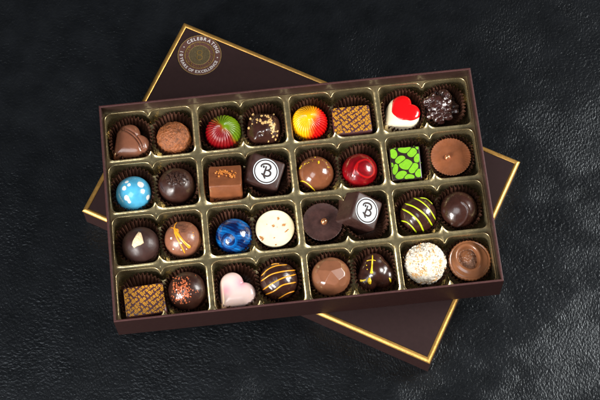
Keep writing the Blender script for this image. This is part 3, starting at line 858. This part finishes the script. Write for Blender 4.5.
for q, e_ in enumerate(SD):
    V = []
    for k in range(56):
        t = 2*PI*k/56; r_ = .3
        while r_ < 9:
            X, Y = e_[0]+r_*math.cos(t), e_[1]+r_*math.sin(t); d0 = edist(e_, X, Y)
            if d0 > 1.1 or any(edist(o_, X, Y) < d0 for j, o_ in enumerate(SD) if j != q) or abs(X) > 11.2 or abs(Y) > 12.8: break
            r_ += .06
        r_ = max(.25, r_-.36)
        V.append([r_, t])
    rs = [v[0] for v in V]; rs = [(rs[i-1]+2*rs[i]+rs[(i+1) % 56])/4 for i in range(56)]
    V = [(0+e_[0], e_[1], 16.45)]+[(e_[0]+rs[i]*math.cos(V[i][1]), e_[1]+rs[i]*math.sin(V[i][1]), 16.43) for i in range(56)]
    parts.append((V, [(0, 1+i, 1+(i+1) % 56) for i in range(56)]))
V, F = merge(parts); add('green_print', mesh_of('green_print', V, F, M_green, smooth=False), r)

# 11 milk block, leaning back
r = root('crumb_topped_block', 'square milk chocolate block with orange crumbs on its flat top', 'chocolate', -53.6, 13.4, ZC+5.2, (math.radians(-22), 0, -.06))
add('body', rbox('body', 25.6, 22.5, 21.5, M_milk, 1.5, .97, wob=.5), r)
parts = []
for k in range(75):
    t = random.random(); cx = -5.5+12.5*t+random.gauss(0, .8); cy = 1.2+1.8*math.sin(t*5)+random.gauss(0, 1.35)
    parts.append(crumb((cx, cy+.3, 21.8+random.uniform(0, .5)), (0, 0, 1), random.uniform(.4, .95)))
V, F = merge(parts); add('orange_crumbs', mesh_of('orange_crumbs', V, F, M_crumbo, smooth=False), r)

# monogram blocks
def ell(rx, ry, z, n=64): return [(rx*math.cos(2*PI*k/n), ry*math.sin(2*PI*k/n), z) for k in range(n)], [tuple(range(n))]
def ringf(r0, r1, ar, z, n=64):
    V = [(r*math.cos(2*PI*k/n), r*ar*math.sin(2*PI*k/n), z) for r in (r0, r1) for k in range(n)]
    return V, [(k, (k+1) % n, n+(k+1) % n, n+k) for k in range(n)]
Bs = [[(132, 158), (130, 140), (148, 122), (180, 113), (212, 118), (232, 138), (230, 165), (205, 182), (182, 186)],
      [(182, 186), (212, 186), (236, 204), (232, 232), (205, 248), (172, 244), (148, 232), (138, 222)],
      [(186, 140), (180, 170), (172, 205), (164, 240), (172, 262), (182, 278)],
      [(150, 160), (160, 150), (150, 138)]]
def flat_stroke(pts, w, z, s):
    P = smooth_line(pts, 6); V = []; n = len(P)
    for i in range(n):
        t = P[min(i+1, n-1)]-P[max(i-1, 0)]; t /= np.linalg.norm(t)+1e-9; nn = np.array((-t[1], t[0]))
        ww = w*(.75+.25*math.sin(PI*i/(n-1)))
        for sg in (1, -1):
            q = P[i]+nn*ww*sg; V.append(((q[0]-184)*s, (196-q[1])*s, z))
    return V, [(2*i, 2*i+1, 2*i+3, 2*i+2) for i in range(n-1)]
def monogram(label, x, y, z, w, d, h, rot, spin, rr=10.0):
    r = root('monogram_chocolate', label, 'chocolate', x, y, z, rot)
    add('body', rbox('body', w, d, h, M_bsq, 2.0, .9, wob=.25), r)
    lab = bpy.data.objects.new('monogram_disc', None); COL.objects.link(lab); lab.parent = r; lab.location = (0, 0, (h+.32)*MM); lab.rotation_euler = (0, 0, spin)
    V, F = merge([ell(rr*.83, rr*.83, .0), ringf(rr*.93, rr, 1, 0)])
    add('white_print', mesh_of('white_print', V, F, M_white, smooth=False), lab)
    k = rr/140
    V, F = merge([ringf(rr*.83, rr*.93, 1, .0)]+[flat_stroke(p, 10., .12+.012*i, k) for i, p in enumerate(Bs)])
    add('dark_print', mesh_of('dark_print', V, F, M_ink, smooth=False), lab)
monogram('square dark chocolate with a white round B monogram, lying nearly flat beside the milk block', -25.6, 25.6, ZC+6.0, 29.0, 25.5, 17.0, (math.radians(5), math.radians(16), math.radians(-21)), math.radians(12))
monogram('dark chocolate block with white round B monogram, tipped steeply toward the right', 38.9, -13.6, ZC+5.6, 26.5, 26.0, 24.5, (math.radians(2), math.radians(33), math.radians(-22)), math.radians(8), 10.0)

# ------------------------------------------------------------------ poured cups
def revolve(profile, n=240, flute=0., N=0, z0=0):
    V = []
    for r_, z in profile:
        for j in range(n):
            a = 2*PI*j/n; q = r_*(1+flute/max(r_, 1)*math.cos(N*a)) if (flute and r_ > 8) else r_
            V.append((q*math.cos(a), q*math.sin(a), z))
    F = grid_faces(len(profile), n); F.append(tuple(range(n))[::-1])
    return V, F
def cup_profile(rt, h):
    return [(rt*.78, 0), (rt*.985, h-.8), (rt, h-.35), (rt*.99, h-.05), (rt*.965, h+.05), (rt*.94, h-.12), (rt*.6, h+.1), (rt*.3, h+.25), (.02, h+.3)]
r = root('chocolate_cup', 'fluted milk chocolate cup with a small shiny bead off centre', 'chocolate', 121.4, 21.0, ZC, (0, 0, 0))
add('body', mesh_of('body', *revolve(cup_profile(15.6, 17), flute=.28, N=44), M_milk), r)
add('bead', ball('bead', 2.3, M_copper, None, nr=14, nc=24), r, (-2.6, -.4, 17.6))
r = root('chocolate_cup', 'round dark chocolate cup with a copper bead at its middle', 'chocolate', 17.2, -21.2, ZC, (0, 0, 0))
add('body', mesh_of('body', *revolve(cup_profile(15.4, 17), flute=.15, N=40), mat('satin_cup_dark_chocolate', (.048, .020, .017), .4, coat=.1, bump=((.4, 4, .2), (2., 3, .05)), var=(.25, .3))), r)
add('bead', ball('bead', 2.6, M_copper, None, nr=14, nc=24), r, (1.2, -.2, 17.8))
r = root('chocolate_cup', 'round ivory white chocolate cup with scattered brown specks', 'chocolate', -19.4, -22.4, ZC, (0, 0, 0))
def ivory(V):
    V = np.array(V); c = np.tile(np.array((.85, .76, .52)), (len(V), 1)); n = nz3(V, .16, 4)
    k = np.clip((n-.25)*2, 0, .35)[:, None]; return c*(1-k)+np.array((.75, .55, .42))*k
pf = [(15.0*.8, 0), (14.8, 16.2), (14.75, 16.8), (14.3, 17.1)]+[(q, 17.12+.05*math.sin(q)) for q in np.linspace(13.8, .05, 40)]
V, F = revolve(pf); add('body', mesh_of('body', V, F, mat('ivory_cup_chocolate', rough=.35, coat=.2, attr=True, sss=.15), cols=ivory(V)), r)
parts = []
for zx, zy, s in ((228, 120, .8), (192, 165, .9), (260, 167, 1.0), (105, 232, 1.1), (190, 240, .7), (150, 150, .5), (112, 245, .9), (195, 288, .5), (280, 200, .7), (268, 210, .8), (215, 175, .4), (100, 225, .7)):
    parts.append(crumb(((zx-200)*.1168, (180-zy)*.125, 16.95), (0, 0, 1), s*1.25))
V, F = merge(parts); add('specks', mesh_of('specks', V, F, mat('toffee_speck', (.45, .20, .07), .4, var=(.8, .6)), smooth=False), r)
# cup with centre
r = root('filled_chocolate_cup', 'wide milk chocolate cup with a swirled rim around a rough centre', 'chocolate', 124.0, -64.0, ZC, (0, 0, 0))
h = 16.5; nR, nC = 60, 240
V = []
for j in range(nC):
    a = 2*PI*j/nC; V.append((12.2*math.cos(a), 12.2*math.sin(a), 0))
for i in range(nR):
    t = i/(nR-1); rr_ = 16.1*(1-t)+.02
    for j in range(nC):
        a = 2*PI*j/nC; x_, y_ = rr_*math.cos(a), rr_*math.sin(a)
        if i == 0: z_ = h-1.2
        else:
            e = 16.1-rr_
            z_ = h-.6+.9*min(1, e/.8)-.5*math.exp(-((e-1.9)/.45)**2)
            hx_, hy_ = (x_-.2)/1.0, (y_-.6)/1.0
            q = math.hypot(hx_*1.0, hy_*.94)+1.5*math.cos(a+.9)+.7*math.cos(2*a-.9)   # kidney shaped well
            z_ += 1.1*math.exp(-((q-9.3)/1.8)**2)
            z_ -= 3.0/(1+math.exp((q-7.7)*3.2))
            if q < 6.8: z_ += 2.2*(1-(max(q, 0)/6.8)**2)+.5*noise.noise((x_*.6, y_*.6, 1))+.3*noise.noise((x_*1.6, y_*1.6, 3))
        fl = 1+.012*math.cos(36*a) if i < 3 else 1
        V.append((x_*fl, y_*fl, z_))
F = grid_faces(nR+1, nC); F.append(tuple(range(nC))[::-1])
add('body', mesh_of('body', V, F, mat('polished_cup_milk_chocolate', (.24, .092, .038), .27, coat=.4, coat_rough=.12, bump=((.3, 3, .1),), var=(.15, .12))), r)
V = []; nR2, nC2 = 40, 120
for i in range(nR2):
    t = i/(nR2-1); q0 = 7.0*(1-t)+.02
    for j in range(nC2):
        a = 2*PI*j/nC2; q = max(q0-(1.5*math.cos(a+.9)+.7*math.cos(2*a-.9))*(1-t), .02); x_, y_ = q*math.cos(a)+.2, q*math.sin(a)*1.06+.6
        V.append((x_, y_, h-2.6+1.9*(1-(1-t)**2.2)+.55*noise.noise((x_*.6, y_*.6, 1))+.4*noise.noise((x_*1.7, y_*1.7, 3))))
add('truffle_centre', mesh_of('truffle_centre', V, grid_faces(nR2, nC2), mat('rough_truffle', (.16, .068, .032), .5, bump=((.6, 5, .5), (2, 4, .2)), var=(.6, .4))), r)

# ------------------------------------------------------------------ one paper cup per chocolate
cups = [
 ('the grooved milk chocolate heart', -123.3, 64, dict(bx=14, by=13.5)), ('the flaked milk truffle', -89.5, 64, {}), ('the red and green swirled chocolate', -53.2, 64, {}), ('the crumb topped dark chocolate in the top row', -19.5, 64, {}),
 ('the yellow and red swirled chocolate', 17.4, 64, {}), ('the gold printed rectangle in the top row', 50.5, 62.5, dict(bx=14.2, by=11.5, n=4.5, hx=16.9)), ('the red topped heart', 89.6, 64, dict(bx=14, by=14)), ('the knobbly dark nut cluster', 121.8, 64.5, dict(hy=17.8)),
 ('the white spotted blue chocolate', -124.5, 21.2, {}), ('the truffle with cocoa nibs', -90.3, 21.4, {}), ('the milk block with orange crumbs', -53.5, 21, dict(bx=12.6, by=11.5, n=4)), ('the flat lying B monogram block', -19.5, 21.2, dict(bx=13, by=12.5, n=4)),
 ('the milk ball with yellow flecks', 17.4, 21.2, {}), ('the glossy red ball', 51, 21, {}), ('the green printed block', 88.5, 21, dict(bx=12, by=13.4, n=4.5)), ('the fluted milk cup with a bead', 122.6, 21.4, dict(rb=12.6, ht=16.5)),
 ('the dark ball with a nut piece', -123.5, -21.2, {}), ('the orange drizzled truffle', -90, -21.6, {}), ('the blue marbled ball', -53, -21.6, {}), ('the ivory white cup', -19.4, -21.8, dict(rb=12.3, ht=16.8)),
 ('the dark cup with a copper bead', 17.6, -21.6, dict(rb=12.5, ht=16.5)), ('the tipped B monogram block', 51.2, -21.4, {}), ('the lime striped truffle', 90, -21.2, {}), ('the plain dark ball with a lip', 122.2, -21.2, {}),
 ('the gold printed rectangle in the bottom row', -123.4, -65.5, dict(bx=14.2, by=11.6, n=4.5, hx=17.0)), ('the truffle with copper red crystals', -90, -64, {}), ('the pale pink heart', -53, -64.5, dict(bx=14, by=14.5, ht=16)), ('the orange striped truffle', -20.5, -63.8, {}),
 ('the faceted milk dome', 18.2, -64, {}), ('the gold marked dark chocolate', 52, -63.8, {}), ('the coconut truffle', 90.2, -63.8, dict(rb=12.3)), ('the milk cup with a rough centre', 123.2, -64.2, dict(rb=12.8, ht=16.2)),
]
for lab, x, y, kw in cups:
    paper_cup('dark brown pleated paper cup under '+lab, x, y, **kw)

# ------------------------------------------------------------------ lights
def area(name, direction, dist, size, power, color=(1, 1, 1), size_y=None, target=(0, 0, 20)):
    l = bpy.data.lights.new(name, 'AREA'); l.energy = power; l.size = size; l.color = color
    if size_y: l.shape = 'RECTANGLE'; l.size_y = size_y
    o = bpy.data.objects.new(name, l); COL.objects.link(o)
    d = Vector(direction).normalized(); t = Vector(target)*MM
    o.location = t+d*dist; o.rotation_euler = d.to_track_quat('Z', 'Y').to_euler()
    return o
area('softbox_left', (-.68, -.66, .42), 1.25, .46, 28, (1, .98, .95))
area('softbox_right', (.845, .08, .53), .85, .34, 12, (1, .97, .93))
area('softbox_top', (-.35, -.45, 1), 1.7, .8, 11, (.97, .98, 1))
w = bpy.data.worlds.new('World'); scn.world = w; w.use_nodes = True
w.node_tree.nodes['Background'].inputs[0].default_value = (.75, .85, 1, 1)
w.node_tree.nodes['Background'].inputs[1].default_value = .06

# ------------------------------------------------------------------ camera
cam = bpy.data.cameras.new('camera'); co = bpy.data.objects.new('camera', cam); COL.objects.link(co)
cam.sensor_width = 36; cam.lens = FPX/600*36; cam.clip_start = .05; cam.clip_end = 50
co.matrix_world = Matrix.Translation(CAMP*MM) @ RCAM.to_4x4()
scn.camera = co
scn.view_settings.view_transform = 'Standard'; scn.view_settings.look = 'None'; scn.view_settings.exposure = 0; scn.view_settings.gamma = 1
scn.view_settings.use_curve_mapping = False
